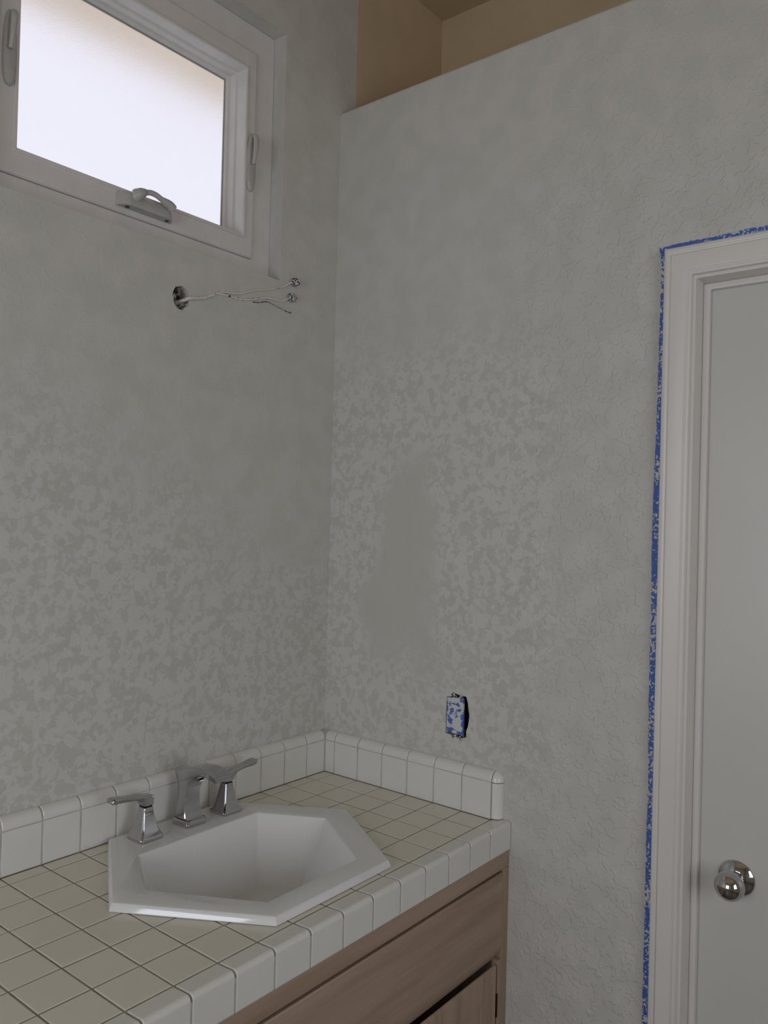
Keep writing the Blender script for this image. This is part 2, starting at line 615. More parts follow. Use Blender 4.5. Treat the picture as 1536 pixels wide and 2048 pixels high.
# crank operator on the bottom of the frame
bm = bmesh.new()
hx0, hx1 = -0.6435, -0.5060
zb = 2.1685
top = [(hx0, 2.194), (hx0 + 0.006, 2.1985), (hx0 + 0.020, 2.1985), (hx0 + 0.034, 2.1955), (hx0 + 0.075, 2.1945), (hx0 + 0.105, 2.1935), (hx0 + 0.130, 2.190), (hx1, 2.186)]
def ops_depth(x):
    t = (x - hx0) / (hx1 - hx0)
    e = min(t, 1 - t)
    return 0.032 * min(1.0, math.sqrt(max(e, 0.002) / 0.13)) ** 0.8
rings = []
for i in range(27):
    t = i / 26
    x = hx0 + (hx1 - hx0) * t
    zt = None
    for (xa, za), (xb, zbb) in zip(top, top[1:]):
        if xa <= x + 1e-9 <= xb + 1e-6:
            zt = za + (zbb - za) * (x - xa) / (xb - xa)
    zt = zt if zt else top[-1][1]
    dp = ops_depth(x)
    yb = SY + 0.004
    r = [(yb, zb), (FY - dp, zb), (FY - dp - 0.0005, zb + 0.004), (FY - dp + 0.002, zt - 0.006), (FY - dp + 0.007 if dp > 0.012 else FY - dp + 0.002, zt), (yb, zt + 0.001)]
    rings.append([bm.verts.new((x, a, b)) for a, b in r])
loft(bm, rings)
crank = link('crank_operator', bm, 'hard', win, bevel=0.0015)
bm = bmesh.new()
for sx in (-0.622, -0.524):
    lathe(bm, [(0, 0.0045), (0.0012, 0.0045), (0.0013, 0.002)], (0, 0, -1), (sx, 0.024, zb), 14)
sc = link('screw', bm, 'black', crank)
sc['label'] = 'dark screw heads under the crank housing'
bm = bmesh.new()
tube(bm, [(-0.6115, 0.022, 2.181), (-0.609, 0.018, 2.189), (-0.605, 0.014, 2.196), (-0.5965, 0.010, 2.2025), (-0.589, 0.008, 2.2055)], [0.007, 0.0115, 0.0140, 0.0105, 0.0072], 14)
hub = link('crank_hub', bm, 'hard', crank, smooth=True)
bm = bmesh.new()
pts = smooth_path([(-0.5885, 0.008, 2.2055), (-0.578, 0.006, 2.2075), (-0.566, 0.005, 2.2065), (-0.553, 0.006, 2.203), (-0.543, 0.007, 2.2005), (-0.532, 0.008, 2.198), (-0.5245, 0.009, 2.195), (-0.5195, 0.010, 2.1915)], 4)
n = len(pts)
rad = []
for i in range(n):
    t = i / (n - 1)
    rad.append(0.0058 if t < 0.45 else 0.0058 + 0.0048 * math.sin(min(1.0, (t - 0.45) / 0.45) * math.pi * 0.5))
rad[-1] = 0.005
tube(bm, pts, rad, 14)
link('crank_handle', bm, 'hard', crank, smooth=True)

# eave of the house outside, seen through the frosted pane
bm = bmesh.new()
box(bm, XMIN, 0.62, 0.155, 0.50, 2.78, 2.82)
tag(link('trim_eave', bm, 'eave'), 'tan roof eave blurred through the top of the frosted pane', 'eave', kind='structure')

# ================================================================== DOOR
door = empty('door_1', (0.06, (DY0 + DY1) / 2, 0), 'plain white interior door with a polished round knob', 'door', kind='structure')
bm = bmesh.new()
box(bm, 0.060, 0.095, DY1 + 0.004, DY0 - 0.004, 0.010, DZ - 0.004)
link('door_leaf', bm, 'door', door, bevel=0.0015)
JT = 0.0
bm = bmesh.new()
prism(bm, [(DY0 + 0.0172, 0.0), (DY0 + 0.0172, DZ + 0.0172), (DY1 - 0.0172, DZ + 0.0172), (DY1 - 0.0172, 0.0), (DY1, 0.0), (DY1, DZ), (DY0, DZ), (DY0, 0.0)], 0, -0.0005, 0.1205)
link('jamb', bm, 'casing', door, bevel=0.001)
sd = 0.0125
bm = bmesh.new()
prism(bm, [(DY0, 0.0), (DY0, DZ), (DY1, DZ), (DY1, 0.0), (DY1 + sd, 0.0), (DY1 + sd, DZ - sd), (DY0 - sd, DZ - sd), (DY0 - sd, 0.0)], 0, 0.045, 0.0595)
link('door_stop', bm, 'casing', door, bevel=0.0018)


def casing_sweep():
    # moulded casing: u = distance out from the opening, v = how far it stands off the wall
    prof = [(0.006, 0.0), (0.006, 0.007), (0.0075, 0.0095), (0.012, 0.0105), (0.0155, 0.0105), (0.0175, 0.0125), (0.030, 0.0145), (0.046, 0.0165), (0.0475, 0.0165), (0.049, 0.0145), (0.0505, 0.0145),
            (0.054, 0.0175), (0.058, 0.0180), (0.0615, 0.0165), (0.063, 0.0140), (0.063, 0.0)]
    bm = bmesh.new()
    rings = []
    for corner in range(4):
        ring = []
        for u, v in prof:
            u, w = u * 0.0578 / 0.063, u
            if corner == 0:
                q = (-v, DY0 + u, 0.0)
            elif corner == 1:
                q = (-v, DY0 + u, DZ + w)
            elif corner == 2:
                q = (-v, DY1 - u, DZ + w)
            else:
                q = (-v, DY1 - u, 0.0)
            ring.append(bm.verts.new(q))
        rings.append(ring)
    loft(bm, rings)
    return bm


link('casing', casing_sweep(), 'casing', door, bevel=0.0006, segs=1)

bm = bmesh.new()
KC = (0.0, -1.0225, 0.862)
lathe(bm, [(0.0, 0.0335), (0.0025, 0.0338), (0.004, 0.0325), (0.007, 0.0285), (0.011, 0.022), (0.0135, 0.017), (0.0145, 0.0125), (0.0146, 0.006)], (-1, 0, 0), (0.0600, KC[1], KC[2]), 48)
knob = link('door_knob', bm, 'nickel', door, smooth=True)
bm = bmesh.new()
prof = [(0.012, 0.012), (0.017, 0.0105), (0.021, 0.011)]
for k in range(1, 16):
    a = math.pi * (0.13 + 0.87 * k / 15)
    prof.append((0.047 - 0.0265 * math.cos(a), 0.0272 * math.sin(a)))
lathe(bm, prof, (-1, 0, 0), (0.0600, KC[1], KC[2]), 48)
ball = link('knob_ball', bm, 'nickel', knob, smooth=True)
bm = bmesh.new()
lathe(bm, [(0.0, 0.0016), (0.0008, 0.0016), (0.001, 0.0008)], (-0.97, 0.03, -0.1), (-0.0133, KC[1] + 0.001, KC[2] - 0.0015), 12)
link('lock_pinhole', bm, 'black', knob)

# ================================================================== VANITY CABINET
FYF = -0.5620     # face of the cabinet
CX0 = -1.86
cab = empty('vanity_cabinet', (CX0 / 2, FYF, 0), 'pickled wood vanity cabinet under the white tiled counter', 'cabinet')
CZ = 0.810
bm = bmesh.new()
box(bm, CX0, CX0 + 0.018, FYF + 0.02, -0.002, 0.0, CZ)
box(bm, -0.020, -0.002, FYF + 0.02, -0.002, 0.0, CZ)
box(bm, CX0 + 0.018, -0.020, FYF + 0.02, -0.002, 0.10, 0.118)
box(bm, CX0 + 0.018, -0.020, -0.008, -0.002, 0.118, CZ)
box(bm, CX0 + 0.018, -0.020, FYF + 0.07, FYF + 0.085, 0.0, 0.10)
link('carcass', bm, 'wood_v', cab)
stile = 0.047
rail_z0 = 0.7735
fx1, fx0 = -0.0245, -0.800         # false drawer front
fz0, fz1 = 0.579, 0.7665
bm = bmesh.new()
box(bm, CX0, -0.001, FYF, FYF + 0.02, rail_z0, CZ - 0.0005)
link('top_rail', bm, 'wood_h', cab, bevel=0.001)
bm = bmesh.new()
box(bm, -0.0235, -0.001, FYF, FYF + 0.02, 0.10, rail_z0 - 0.0004)
link('right_stile', bm, 'wood_v', cab, bevel=0.0012)
bm = bmesh.new()
box(bm, CX0, fx0 - 0.006, FYF, FYF + 0.02, 0.10, rail_z0 - 0.0004)
link('left_stile', bm, 'wood_v', cab, bevel=0.001)
bm = bmesh.new()
box(bm, fx0 - 0.006, -0.0235, FYF, FYF + 0.02, 0.10, 0.14)
link('bottom_rail', bm, 'wood_h', cab, bevel=0.001)
# false front: bevelled top edge (dark groove under the rail) and a coved finger pull below
bm = bmesh.new()
prof = [(FYF + 0.0155, fz0), (FYF + 0.0125, fz0), (FYF + 0.0105, fz0 + 0.004), (FYF + 0.0055, fz0 + 0.0125), (FYF + 0.0015, fz0 + 0.024), (FYF, fz0 + 0.032),
        (FYF, fz1 - 0.002), (FYF + 0.0015, fz1), (FYF + 0.0155, fz1)]
prism(bm, prof, 0, fx0, fx1)
link('false_drawer_front', bm, 'wood_h', cab, bevel=0.0006, segs=1)


def cab_door(x0, x1):
    z0, z1 = 0.150, fz0 - 0.0080
    fw = 0.058
    bm = bmesh.new()
    y0 = FYF - 0.001
    yb = FYF + 0.0062
    rings = []
    def ring(a, b, c, e, y):
        rings.append([bm.verts.new(q) for q in ((a, y, c), (b, y, c), (b, y, e), (a, y, e))])
    ring(x0, x1, z0, z1, yb)
    ring(x0, x1, z0, z1, y0 + 0.004)
    ring(x0 + 0.003, x1 - 0.003, z0 + 0.003, z1 - 0.003, y0)
    ring(x0 + fw, x1 - fw, z0 + fw, z1 - fw, y0)
    ring(x0 + fw + 0.003, x1 - fw - 0.003, z0 + fw + 0.003, z1 - fw - 0.003, y0 + 0.0035)
    ring(x0 + fw + 0.010, x1 - fw - 0.010, z0 + fw + 0.010, z1 - fw - 0.010, y0 + 0.0045)
    ring(x0 + fw + 0.034, x1 - fw - 0.034, z0 + fw + 0.034, z1 - fw - 0.034, y0 + 0.001)
    loft(bm, rings)
    return link('door', bm, 'wood_v', cab, bevel=0.0006, segs=1)


d1 = cab_door(-0.4150, -0.0435)
d2 = cab_door(-0.7920, -0.4190)
bm = bmesh.new()
box(bm, -0.0432, -0.0392, FYF - 0.0025, FYF + 0.004, 0.458, 0.509)
link('hinge', bm, 'hinge', d1, bevel=0.0008)
bm = bmesh.new()
box(bm, -0.0432, -0.0392, FYF - 0.0025, FYF + 0.004, 0.200, 0.250)
link('hinge', bm, 'hinge', d1, bevel=0.0008)
bm = bmesh.new()
box(bm, -0.0385, -0.0240, FYF + 0.0002, FYF + 0.0158, 0.14, fz0 - 0.0010)
link('filler_strip', bm, 'wood_v', cab, bevel=0.0006)

# ================================================================== COUNTER
HEXR, HEXH = 0.296, 0.2380
HC = (-0.5135, -0.2725)
def hexagon(s, z, hx=HEXR, hy=HEXH, half=0.148):
    return [(HC[0] - half * s, HC[1] + hy * s), (HC[0] - hx * s, HC[1]), (HC[0] - half * s, HC[1] - hy * s),
            (HC[0] + half * s, HC[1] - hy * s), (HC[0] + hx * s, HC[1]), (HC[0] + half * s, HC[1] + hy * s)]


top_o = empty('tiled_countertop', (CX0 / 2, -0.28, CT), 'white ceramic tiled vanity countertop with grey grout lines', 'countertop')
xs = [-ST - CC + 0.0]                      # joints, going left
while xs[-1] > CX0 + 0.02:
    xs.append(xs[-1] - P)
CX_END = xs[-1]
ys = [-ST - CA - i * P for i in range(7)]
VY = ys[-1]                                # V-cap joint
VF = -0.5655                               # V-cap front face


def cut_hex(bm, scale):
    """remove what lies inside the sink cut-out"""
    tmp = bpy.data.meshes.new('tmp'); bm.to_mesh(tmp); bm.free()
    a = bpy.data.objects.new('tmp_a', tmp); COL.objects.link(a)
    cb = bmesh.new()
    h = hexagon(scale, 0)
    r0 = [cb.verts.new((x, y, CT - 0.2)) for x, y in h]
    r1 = [cb.verts.new((x, y, CT + 0.1)) for x, y in h]
    loft(cb, [r0, r1]); bmesh.ops.recalc_face_normals(cb, faces=cb.faces[:])
    cm = bpy.data.meshes.new('tmp2'); cb.to_mesh(cm); cb.free()
    b = bpy.data.objects.new('tmp_b', cm); COL.objects.link(b)
    md = a.modifiers.new('b', 'BOOLEAN'); md.operation = 'DIFFERENCE'; md.object = b; md.solver = 'EXACT'
    bpy.context.view_layer.update()
    ev = a.evaluated_get(bpy.context.evaluated_depsgraph_get())
    res = bpy.data.meshes.new_from_object(ev)
    out = bmesh.new(); out.from_mesh(res)
    bpy.data.objects.remove(a); bpy.data.objects.remove(b)
    for m_ in (tmp, cm, res):
        bpy.data.meshes.remove(m_)
    return out


bm = bmesh.new()
xedges = [-ST + 0.0] + xs
yedges = [-ST + 0.0] + ys
rnd = random.Random(5)
for i in range(len(xedges) - 1):
    for j in range(len(yedges) - 1):
        g = G / 2
        dz = rnd.uniform(-0.00025, 0.00025)
        cbox(bm, xedges[i + 1] + g, xedges[i] - g, yedges[j + 1] + g, yedges[j] - g, CT - 0.008, CT + dz, 0.0012)
bmesh.ops.recalc_face_normals(bm, faces=bm.faces[:])
bm = cut_hex(bm, 0.93)
link('field_tiles', bm, 'tile', top_o)
bm = bmesh.new()
box(bm, CX_END, -0.0005, VY - 0.030, -0.0005, CT - 0.022, CT - 0.0012)
bmesh.ops.recalc_face_normals(bm, faces=bm.faces[:])
bm = cut_hex(bm, 0.93)
link('grout_bed', bm, 'grout', top_o)
bm = bmesh.new()
box(bm, CX_END, -0.0005, VF + 0.0014, VF + 0.012, CT - 0.0590, CT - 0.008)
link('edge_grout', bm, 'grout_l', top_o)


def vcap_profile():
    pts = []
    r = 0.0085
    topz = CT + 0.0022
    pts.append((VY - G / 2, CT - 0.010))
    pts.append((VY - G / 2, CT - 0.0008))
    pts.append((VY - G / 2 - 0.0012, CT + 0.0002))
    pts.append((VY - 0.015, CT + 0.0010))
    for k in range(7):
        a = math.pi / 2 * k / 6
        pts.append((VF + r - r * math.sin(a), topz - r + r * math.cos(a)))
    pts += [(VF, CT - 0.0570), (VF + 0.001, CT - 0.0592), (VF + 0.010, CT - 0.0592), (VF + 0.010, CT - 0.010)]
    return pts


bm = bmesh.new()
pr = vcap_profile()
for i in range(len(xedges)):
    a = -0.0012 if i == 0 else xedges[i] - G / 2
    if i == 0:
        b = xedges[1] + G / 2
    elif i + 1 < len(xedges):
        b = xedges[i + 1] + G / 2
    else:
        continue
    # rounded tile ends
    cx = (a + b) / 2
    w = abs(a - b) / 2
    rings = []
    for t, s in ((-1, 0.0009), (-0.965, 0.0), (0.965, 0.0), (1, 0.0009)):
        mx = sum(p[0] for p in pr) / len(pr)
        mz = sum(p[1] for p in pr) / len(pr)
        rings.append([bm.verts.new((cx + w * t, p[0] + (s if p[0] < mx else -s) * (1 if abs(p[0] - VF) < 0.02 else 0), p[1] - (s if p[1] > mz else 0))) for p in pr])
    loft(bm, rings)
link('edge_trim_tiles', bm, 'tile_w', top_o)

# ------------------------------------------------------------------ backsplashes
ZG = CT + 0.0822      # grout line under the bullnose
ZT = CT + 0.1055      # top of the bullnose


def splash(name, label, wall, joints, end):
    """wall 'left': runs along x on y=0; 'right': runs along y on x=0. joints: positions along the run, decreasing from the corner"""
    o = empty(name, (-0.7, -0.01, CT) if wall == 'left' else (-0.01, -0.28, CT), label, 'backsplash')
    def P3(s, dpt, z):
        return (s, -dpt, z) if wall == 'left' else (-dpt, s, z)
    tb = bmesh.new(); cb = bmesh.new(); gb = bmesh.new()
    for a, b in zip(joints, joints[1:]):
        a1, b1 = a - G / 2, b + G / 2
        # flat tile with eased edges
        r0 = [tb.verts.new(P3(s, 0.006, z)) for s, z in ((a1, CT + 0.0005), (b1, CT + 0.0005), (b1, ZG - 0.0012), (a1, ZG - 0.0012))]
        r1 = [tb.verts.new(P3(s, ST - 0.0008, z)) for s, z in ((a1, CT + 0.0005), (b1, CT + 0.0005), (b1, ZG - 0.0012), (a1, ZG - 0.0012))]
        c = 0.0009
        r2 = [tb.verts.new(P3(s, ST, z)) for s, z in ((a1 - c, CT + 0.0012 + c), (b1 + c, CT + 0.0012 + c), (b1 + c, ZG - 0.0012 - c), (a1 - c, ZG - 0.0012 - c))]
        loft(tb, [r0, r1, r2])
        # quarter round
        prof = [(0.0006, ZG + 0.0012), (ST, ZG + 0.0012)]
        rr = ST - 0.001
        hh = ZT - ZG - 0.0012 - 0.003
        for k in range(9):
            t = math.pi / 2 * k / 8
            prof.append((0.001 + rr * math.cos(t), ZG + 0.0042 + hh * math.sin(t)))
        prof.append((0.0006, ZT))
        rings = []
        n = 2
        for s, sh in ((a1, 0.0009), (a1 - 0.0012, 0), (b1 + 0.0012, 0), (b1, 0.0009)):
            rings.append([cb.verts.new(P3(s, max(0.0006, d_ - sh), z - sh)) for d_, z in prof])
        loft(cb, rings)
    s0, s1 = (0.0 - 0.0006), joints[-1]
    pr = [(0.0004, CT + 0.0002), (ST - 0.0005, CT + 0.0002), (ST - 0.0005, ZG + 0.002)]
    for k in range(9):
        t = math.pi / 2 * k / 8
        pr.append((0.0004 + (ST - 0.0011) * math.cos(t), ZG + 0.002 + (ZT - ZG - 0.0036) * math.sin(t)))
    r0 = [gb.verts.new(P3(s0, d_, z)) for d_, z in pr]
    r1 = [gb.verts.new(P3(s1, d_, z)) for d_, z in pr]
    loft(gb, [r0, r1])
    link('splash_tiles', tb, 'tile_w', o)
    cp = link('bullnose_cap', cb, 'tile_w', o, smooth=False, bevel=0.0)
    for f in cp.data.polygons:
        f.use_smooth = len(f.vertices) == 4
    try:
        cp.data.set_sharp_from_angle(angle=math.radians(30))
    except Exception:
        pass
    link('grout', gb, 'grout_l', o)
    return o


lj = [-ST + 0.0008] + xs
splash('tile_backsplash', 'long white tile backsplash along the window wall behind the faucet', 'left', lj, False)
rj = [-0.0008 - 0.0] + []
rj = [-ST - 0.0003] + ys
rs = splash('tile_backsplash', 'short white tile backsplash on the door wall with rounded end', 'right', rj, True)
# rounded end column with its quarter-sphere cap
bm = bmesh.new()
e0, e1 = VY - G / 2, VY - 0.0215
def end_ring(z, sc=1.0):
    q = [(-0.0006, e0), (-ST * sc, e0)]
    for k in range(1, 9):
        t = math.pi / 2 * k / 8
        q.append((-0.0006 - (ST * sc - 0.0006) * math.cos(t) ** 0.9, e0 - (e0 - e1) * sc * math.sin(t)))
    q[-1] = (-0.0006, e0 - (e0 - e1) * sc)
    return [bm.verts.new((x, y, z)) for x, y in q]
loft(bm, [end_ring(CT + 0.0028), end_ring(ZG - 0.0012)])
link('end_column', bm, 'tile_w', rs, smooth=False, bevel=0.0)
bm = bmesh.new()
rings = []
for k in range(7):
    t = math.pi / 2 * k / 6 * 0.97
    rings.append(end_ring(ZG + 0.0006 + (ZT - ZG - 0.0008) * math.sin(t), max(0.06, math.cos(t))))
loft(bm, rings)
o = link('end_cap', bm, 'tile_w', rs, smooth=True)
try:
    o.data.set_sharp_from_angle(angle=math.radians(40))
except Exception:
    pass

# ================================================================== SINK
ZR = CT + 0.0145
bm = bmesh.new()
IN = [(-0.665, -0.1435), (-0.7395, -0.274), (-0.6330, -0.4590), (-0.4030, -0.4590), (-0.2905, -0.274), (-0.3660, -0.1435)]
def lerp_hex(A, B, t):
    return [(a[0] + (b[0] - a[0]) * t, a[1] + (b[1] - a[1]) * t) for a, b in zip(A, B)]
def scale_about(A, c, s):
    return [(c[0] + (a[0] - c[0]) * s, c[1] + (a[1] - c[1]) * s) for a in A]
def grown(A, d):
    c = (HC[0], HC[1])
    out = []
    for a in A:
        v = Vector((a[0] - c[0], a[1] - c[1]))
        l = v.length
        v = v * ((l + d) / l)
        out.append((c[0] + v.x, c[1] + v.y))
    return out
OUT = hexagon(1.0, 0)
BOT = [(-0.600, -0.215), (-0.640, -0.280), (-0.590, -0.365), (-0.438, -0.365), (-0.388, -0.280), (-0.428, -0.215)]
BC = (-0.514, -0.29)
steps = [(scale_about(OUT, HC, 0.90), CT + 0.0008), (grown(OUT, 0.0030), CT + 0.0008), (grown(OUT, 0.0033), CT + 0.0022), (grown(OUT, -0.0006), ZR - 0.0028), (grown(OUT, -0.0030), ZR - 0.0006), (grown(OUT, -0.007), ZR),
         (grown(IN, 0.006), ZR - 0.0002), (grown(IN, 0.002), ZR - 0.0016), (IN, ZR - 0.005), (grown(IN, -0.003), ZR - 0.012),
         (lerp_hex(IN, BOT, 0.45), ZR - 0.078), (lerp_hex(IN, BOT, 0.66), ZR - 0.112), (lerp_hex(IN, BOT, 0.80), ZR - 0.126), (BOT, ZR - 0.133), (scale_about(BOT, BC, 0.25), ZR - 0.138)]
# underside shell
und = [(scale_about(BOT, BC, 0.25), ZR - 0.150), (scale_about(BOT, BC, 1.10), ZR - 0.146), (grown(lerp_hex(IN, BOT, 0.5), 0.010), ZR - 0.090), (grown(IN, 0.007), CT - 0.03), (scale_about(OUT, HC, 0.90), CT + 0.0008)]
rings = [[bm.verts.new((x, y, z)) for x, y in h] for h, z in steps]
loft(bm, rings, False, False)
r2 = [rings[-1]] + [[bm.verts.new((x, y, z)) for x, y in h] for h, z in und[:-1]]
bm.faces.new(rings[-1])
loft(bm, [*r2[1:], rings[0]], True, False)
sink = empty('sink', (HC[0], HC[1], CT), 'white hexagonal drop-in sink set in the tiled counter', 'sink')
so = link('basin', bm, 'china', sink)
bv = so.modifiers.new('corner', 'BEVEL'); bv.width = 0.008; bv.segments = 4; bv.limit_method = 'ANGLE'; bv.angle_limit = math.radians(28)
for f in so.data.polygons:
    f.use_smooth = True
try:
    so.data.set_sharp_from_angle(angle=math.radians(60))
except Exception:
    pass
bm = bmesh.new()
lathe(bm, [(0.0, 0.021), (0.0015, 0.0205), (0.002, 0.017), (0.001, 0.014)], (0, 0, 1), (BC[0], BC[1], ZR - 0.1375), 28)
link('drain', bm, 'chrome', sink, smooth=True)

# ================================================================== FAUCET
def sq_ring(bm, cx, cy, h, z, c=0.18, hy=None):
    hy = hy or h
    k = h * c
    ky = hy * c
    return [bm.verts.new((cx + a, cy + b, z)) for a, b in ((h, -hy + ky), (h, hy - ky), (h - k, hy), (-h + k, hy), (-h, hy - ky), (-h, -hy + ky), (-h + k, -hy), (h - k, -hy))]


fau = empty('faucet', (-0.5025, -0.0830, ZR), 'chrome widespread faucet with arched spout and two lever handles', 'faucet')


def tap(cx, cy, sgn, label):
    bm = bmesh.new()
    prof = [(0.0255, 0.0), (0.0262, 0.0020), (0.0262, 0.0066), (0.0250, 0.0088), (0.0222, 0.0135), (0.0193, 0.0205), (0.0168, 0.0290), (0.0146, 0.0390), (0.0126, 0.0490), (0.0110, 0.0590), (0.0106, 0.0630)]
    loft(bm, [sq_ring(bm, cx, cy, h, ZR + z, 0.14) for h, z in prof])
    o = link('handle', bm, 'chrome', fau, bevel=0.0008)
    o['label'] = label
    bm = bmesh.new()
    loft(bm, [sq_ring(bm, cx, cy, 0.0098, ZR + 0.0625, 0.15), sq_ring(bm, cx, cy, 0.0098, ZR + 0.0645, 0.15)])
    link('neck_gap_shade', bm, 'hinge', o)  # dark band painted in for the shaded gap between neck and lever
    # lever: block over the neck that sweeps outwards into a blade
    bm = bmesh.new()
    st = [(-0.0112, 0.0650, 0.0850, 0.0106), (-0.004, 0.0640, 0.0868, 0.0112), (0.006, 0.0640, 0.0880, 0.0112), (0.0110, 0.0668, 0.0886, 0.0112), (0.0150, 0.0740, 0.0892, 0.0110),
          (0.022, 0.0806, 0.0900, 0.0107), (0.034, 0.0838, 0.0918, 0.0105), (0.048, 0.0850, 0.0944, 0.0106), (0.060, 0.0855, 0.0966, 0.0109), (0.071, 0.0858, 0.0978, 0.0112), (0.0790, 0.0866, 0.0980, 0.0108), (0.083, 0.0895, 0.0968, 0.0088)]
    rings = []
    for d_, z0, z1, hw in st:
        x = cx + sgn * d_
        k = min(0.003, (z1 - z0) * 0.3)
        rings.append([bm.verts.new((x, cy + a, ZR + b)) for a, b in ((-hw + k, z0), (hw - k, z0), (hw, z0 + k), (hw, z1 - k), (hw - k, z1), (-hw + k, z1), (-hw, z1 - k), (-hw, z0 + k))])
    loft(bm, rings)
    link('lever', bm, 'chrome', o, bevel=0.0007)
    return o


tap(-0.6120, -0.0835, -1, 'left chrome handle with its lever pointing left')
tap(-0.4070, -0.0860, 1, 'right chrome handle with its lever pointing right')

cx, cy = -0.5025, -0.0830
bm = bmesh.new()
loft(bm, [sq_ring(bm, cx, cy, h, ZR + z, 0.14) for h, z in ((0.0255, 0), (0.0262, 0.002), (0.0262, 0.0075), (0.0245, 0.0105), (0.0225, 0.0130))])
sp = link('spout', bm, 'chrome', fau, bevel=0.0008)
sp['label'] = 'arched spout between the two handles'
# profile in y-z, closed: up the back, over the top, down to the tip, back under the arch, down the front of the leg
back = [(-0.0610, ZR + 0.0125), (-0.0625, 0.905), (-0.0640, 0.930), (-0.0635, 0.955), (-0.0600, 0.978), (-0.0545, 0.9955)]
topc = [(-0.0545, 0.9955), (-0.075, 1.0015), (-0.100, 1.0085), (-0.125, 1.0128), (-0.145, 1.0138), (-0.163, 1.0115), (-0.177, 1.0075), (-0.1875, 1.0035)]
under = [(-0.1885, 0.9965), (-0.186, 0.9925), (-0.177, 0.9940), (-0.160, 0.9975), (-0.146, 0.9985), (-0.131, 0.9965), (-0.118, 0.9905), (-0.106, 0.9800), (-0.0975, 0.9660), (-0.0930, 0.9480), (-0.0922, 0.9250), (-0.0960, 0.9030), (-0.1040, ZR + 0.0125)]
def dens(p, k):
    q = smooth_path([(a, b, 0) for a, b in p], k)
    return [(v.x, v.y) for v in q]
pf = dens(back, 3)[:-1] + dens(topc, 3) + dens(under, 3)
bm = bmesh.new()
def spw(y, z):
    t = min(1, max(0, (z - 0.90) / 0.10))
    return 0.0226 - 0.0040 * (1 - abs(2 * t - 1)) - 0.0012 * t
cyz = (-0.10, 0.97)
rings = []
for side, inset in ((-1, 0.0018), (-1, 0.0), (1, 0.0), (1, 0.0018)):
    r = []
    for i, (y, z) in enumerate(pf):
        p0, p1 = pf[i - 1], pf[(i + 1) % len(pf)]
        tx, tz = p1[0] - p0[0], p1[1] - p0[1]
        l = math.hypot(tx, tz) or 1
        nx, nz = tz / l, -tx / l           # one of the two normals
        r.append((y, z, nx, nz))
    rings.append((side, inset, r))
vr = []
area2 = sum(pf[i][0] * pf[(i + 1) % len(pf)][1] - pf[(i + 1) % len(pf)][0] * pf[i][1] for i in range(len(pf)))
sg = -1 if area2 > 0 else 1
for side, inset, r in rings:
    vr.append([bm.verts.new((cx + side * (spw(y, z) - (0.0018 - inset if False else (0 if inset else 0.0018)) * 0 - (0.0 if inset else 0.0016) * 0 + (0.0 if inset else -0.0016)) if not inset else cx + side * spw(y, z),
                             y + sg * nx * inset, z + sg * nz * inset)) for y, z, nx, nz in r])
loft(bm, vr)
s_o = link('spout_arm', bm, 'chrome', sp, smooth=True)
try:
    s_o.data.set_sharp_from_angle(angle=math.radians(28))
except Exception:
    pass
bm = bmesh.new()
lathe(bm, [(0.0, 0.0088), (0.003, 0.0088), (0.0035, 0.006)], (0, -0.1, -1), (cx, -0.168, 0.9965), 20)
link('aerator', bm, 'black', sp)

# ================================================================== OUTLET BOX
ob = empty('outlet_box', (0.01, -0.409, 1.03), 'open outlet box in the wall masked with paint-blotched blue tape', 'outlet')
bm = bmesh.new()
box(bm, 0.030, 0.060, -0.452, -0.381, 1.018, 1.133)
link('back_box', bm, 'black', ob)
bm = bmesh.new()
v = [(0.0035, -0.3845, 1.0360), (0.0035, -0.4312, 1.0335), (0.0035, -0.4305, 1.1205), (0.0035, -0.3850, 1.1170)]
q0 = [bm.verts.new(p) for p in v]
q1 = [bm.verts.new((p[0] + 0.006, p[1], p[2])) for p in v]
loft(bm, [q0, q1])
link('masking_tape', bm, 'tape2', ob, bevel=0.0006)
for k, (yy, z0, z1) in enumerate(((-0.4065, 1.1195, 1.1300), (-0.4225, 1.1190, 1.1275), (-0.4085, 1.0235, 1.0330), (-0.4265, 1.0215, 1.0320))):
    bm = bmesh.new()
    box(bm, 0.002, 0.008, yy - 0.0045, yy + 0.0045, z0, z1)
    lathe(bm, [(0, 0.003), (0.002, 0.003)], (-1, 0, 0), (0.0025, yy, (z0 + z1) / 2), 10)
    link('mounting_tab', bm, 'nut', ob, bevel=0.0005)

# ================================================================== WALL WIRING
wi = empty('light_wiring', (-0.49, 0.02, 2.004), 'painted-over wires poking from the ragged hole under the window', 'wiring')
bm = bmesh.new()
box(bm, -0.535, -0.460, 0.035, 0.050, 1.965, 2.045)
cav = link('hole_back', bm, 'cavity', wi)  # near-black plate: the shade deep in the hole is put into its colour
rnd = random.Random(11)
bm = bmesh.new()
for k in range(16):
    a = rnd.uniform(0, 6.28)
    rr = rnd.uniform(0.45, 0.98)
    px = -0.4975 + 0.021 * rr * math.cos(a) + 0.003
    pz = 2.004 + 0.024 * rr * math.sin(a) - 0.003
    s = rnd.uniform(0.004, 0.0085)
    m = bmesh.ops.create_icosphere(bm, subdivisions=1, radius=s, matrix=Matrix.Translation((px, rnd.uniform(0.008, 0.022), pz)))
    for vtx in m['verts']:
        vtx.co += Vector((rnd.uniform(-1, 1), rnd.uniform(-1, 1), rnd.uniform(-1, 1))) * s * 0.3
link('plaster_crumbs', bm, 'rubble', wi)


def wire(name, pts, r, mat, n=8):
    bm = bmesh.new()
    tube(bm, smooth_path(pts, 6), r, n)
    return link(name, bm, mat, wi, smooth=True)


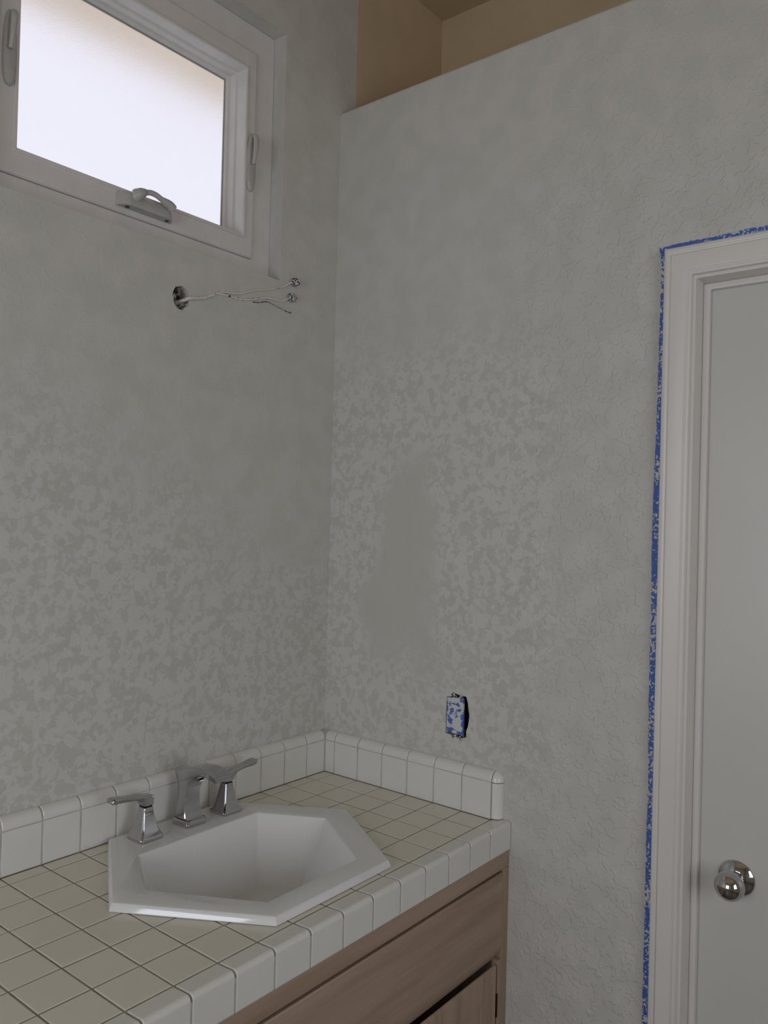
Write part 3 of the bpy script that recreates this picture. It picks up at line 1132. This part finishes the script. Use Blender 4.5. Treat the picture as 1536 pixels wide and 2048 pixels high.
wire('cable_sheath', [(-0.494, 0.025, 1.998), (-0.487, 0.006, 2.001), (-0.4766, -0.004, 2.0065), (-0.452, -0.003, 2.0125), (-0.4312, -0.0022, 2.0185)], 0.0040, 'wire')
wire('upper_wire', [(-0.437, -0.0022, 2.0170), (-0.416, -0.002, 2.0285), (-0.398, -0.0018, 2.0385), (-0.3786, -0.0018, 2.0432), (-0.352, -0.0018, 2.0465), (-0.3259, -0.002, 2.0530), (-0.305, -0.002, 2.0625), (-0.2837, -0.002, 2.0712), (-0.250, -0.002, 2.0795), (-0.215, -0.002, 2.0930), (-0.1944, -0.002, 2.1006), (-0.178, -0.004, 2.1120), (-0.166, -0.006, 2.1170)], 0.0027, 'wire')
wire('lower_wire', [(-0.437, -0.0022, 2.0165), (-0.415, -0.002, 2.0270), (-0.3983, -0.002, 2.0350), (-0.372, -0.002, 2.0370), (-0.3433, -0.002, 2.0372), (-0.322, -0.002, 2.0385), (-0.3074, -0.002, 2.0420), (-0.275, -0.002, 2.0520), (-0.2454, -0.002, 2.0605), (-0.222, -0.002, 2.0615), (-0.203, -0.002, 2.0622), (-0.188, -0.004, 2.0700), (-0.174, -0.006, 2.0765)], 0.0028, 'wire')
gw = wire('ground_wire', [(-0.292, -0.001, 2.0400), (-0.270, -0.001, 2.0440), (-0.2483, -0.001, 2.0510), (-0.228, -0.001, 2.0490), (-0.205, -0.001, 2.0455), (-0.185, -0.001, 2.0420), (-0.1652, -0.001, 2.0415)], 0.0011, 'darkwire', 6)
gw['label'] = 'thin dark third wire'
for nm, c in (('upper', (-0.1595, -0.0075, 2.1185)), ('lower', (-0.1680, -0.0075, 2.0785))):
    rnd = random.Random(21 if nm == 'upper' else 22)
    bm = bmesh.new()
    m = bmesh.ops.create_icosphere(bm, subdivisions=3, radius=0.0110, matrix=Matrix.Translation(c))
    for vtx in m['verts']:
        dlt = vtx.co - Vector(c)
        vtx.co = Vector(c) + Vector((dlt.x * 1.15, dlt.y * 0.8, dlt.z * 0.95)) * (1 + rnd.uniform(-0.16, 0.16))
    w_ = link('wire_connector', bm, 'nut', wi)
    w_['label'] = 'black and white paint-crusted wire connector'

# ================================================================== MASKING TAPE ROUND THE DOOR
def tape_strip(pts_a, pts_b):
    """strip between two edge polylines given in (y, z) on the wall, 0.6 mm thick"""
    bm = bmesh.new()
    rings = []
    for (ya, za), (yb, zb_) in zip(pts_a, pts_b):
        rings.append([bm.verts.new(p) for p in ((-0.0001, ya, za), (-0.0008, ya, za), (-0.0012, yb, zb_), (-0.0001, yb, zb_))])
    loft(bm, rings)
    return bm


rnd = random.Random(4)
A, B = [], []
z = 0.0
while z < 2.079:
    wv = 0.0010 * math.sin(z * 5.1) + 0.0006 * math.sin(z * 17.0) + rnd.uniform(-0.0006, 0.0006)
    base = -0.8674 + wv
    if z > 1.5:
        base -= 0.0048 * min(1, (z - 1.5) / 0.45)
    if z > 2.05:
        base += 0.004 * (z - 2.05) / 0.03
    A.append((base, z))
    B.append((-0.8836, z))
    z += 0.008
A.append((-0.8680, 2.0865)); B.append((-0.8836, 2.0765))
o = link('masking_tape', tape_strip(A, B), 'tape')
tag(o, 'long vertical strip of blue masking tape along the door casing', 'tape')
A, B = [], []
y = -0.8690
while y > -1.78:
    w_ = 0.0105 + 0.0040 * min(1, (-0.869 - y) / 0.2) + 0.0008 * math.sin(y * 60) + rnd.uniform(-0.0008, 0.0008)
    A.append((y, 2.0750 + w_))
    B.append((y, 2.0752))
    y -= 0.006
o = link('masking_tape', tape_strip(A, B), 'tape')
tag(o, 'short blue masking tape strip along the top of the door casing', 'tape')
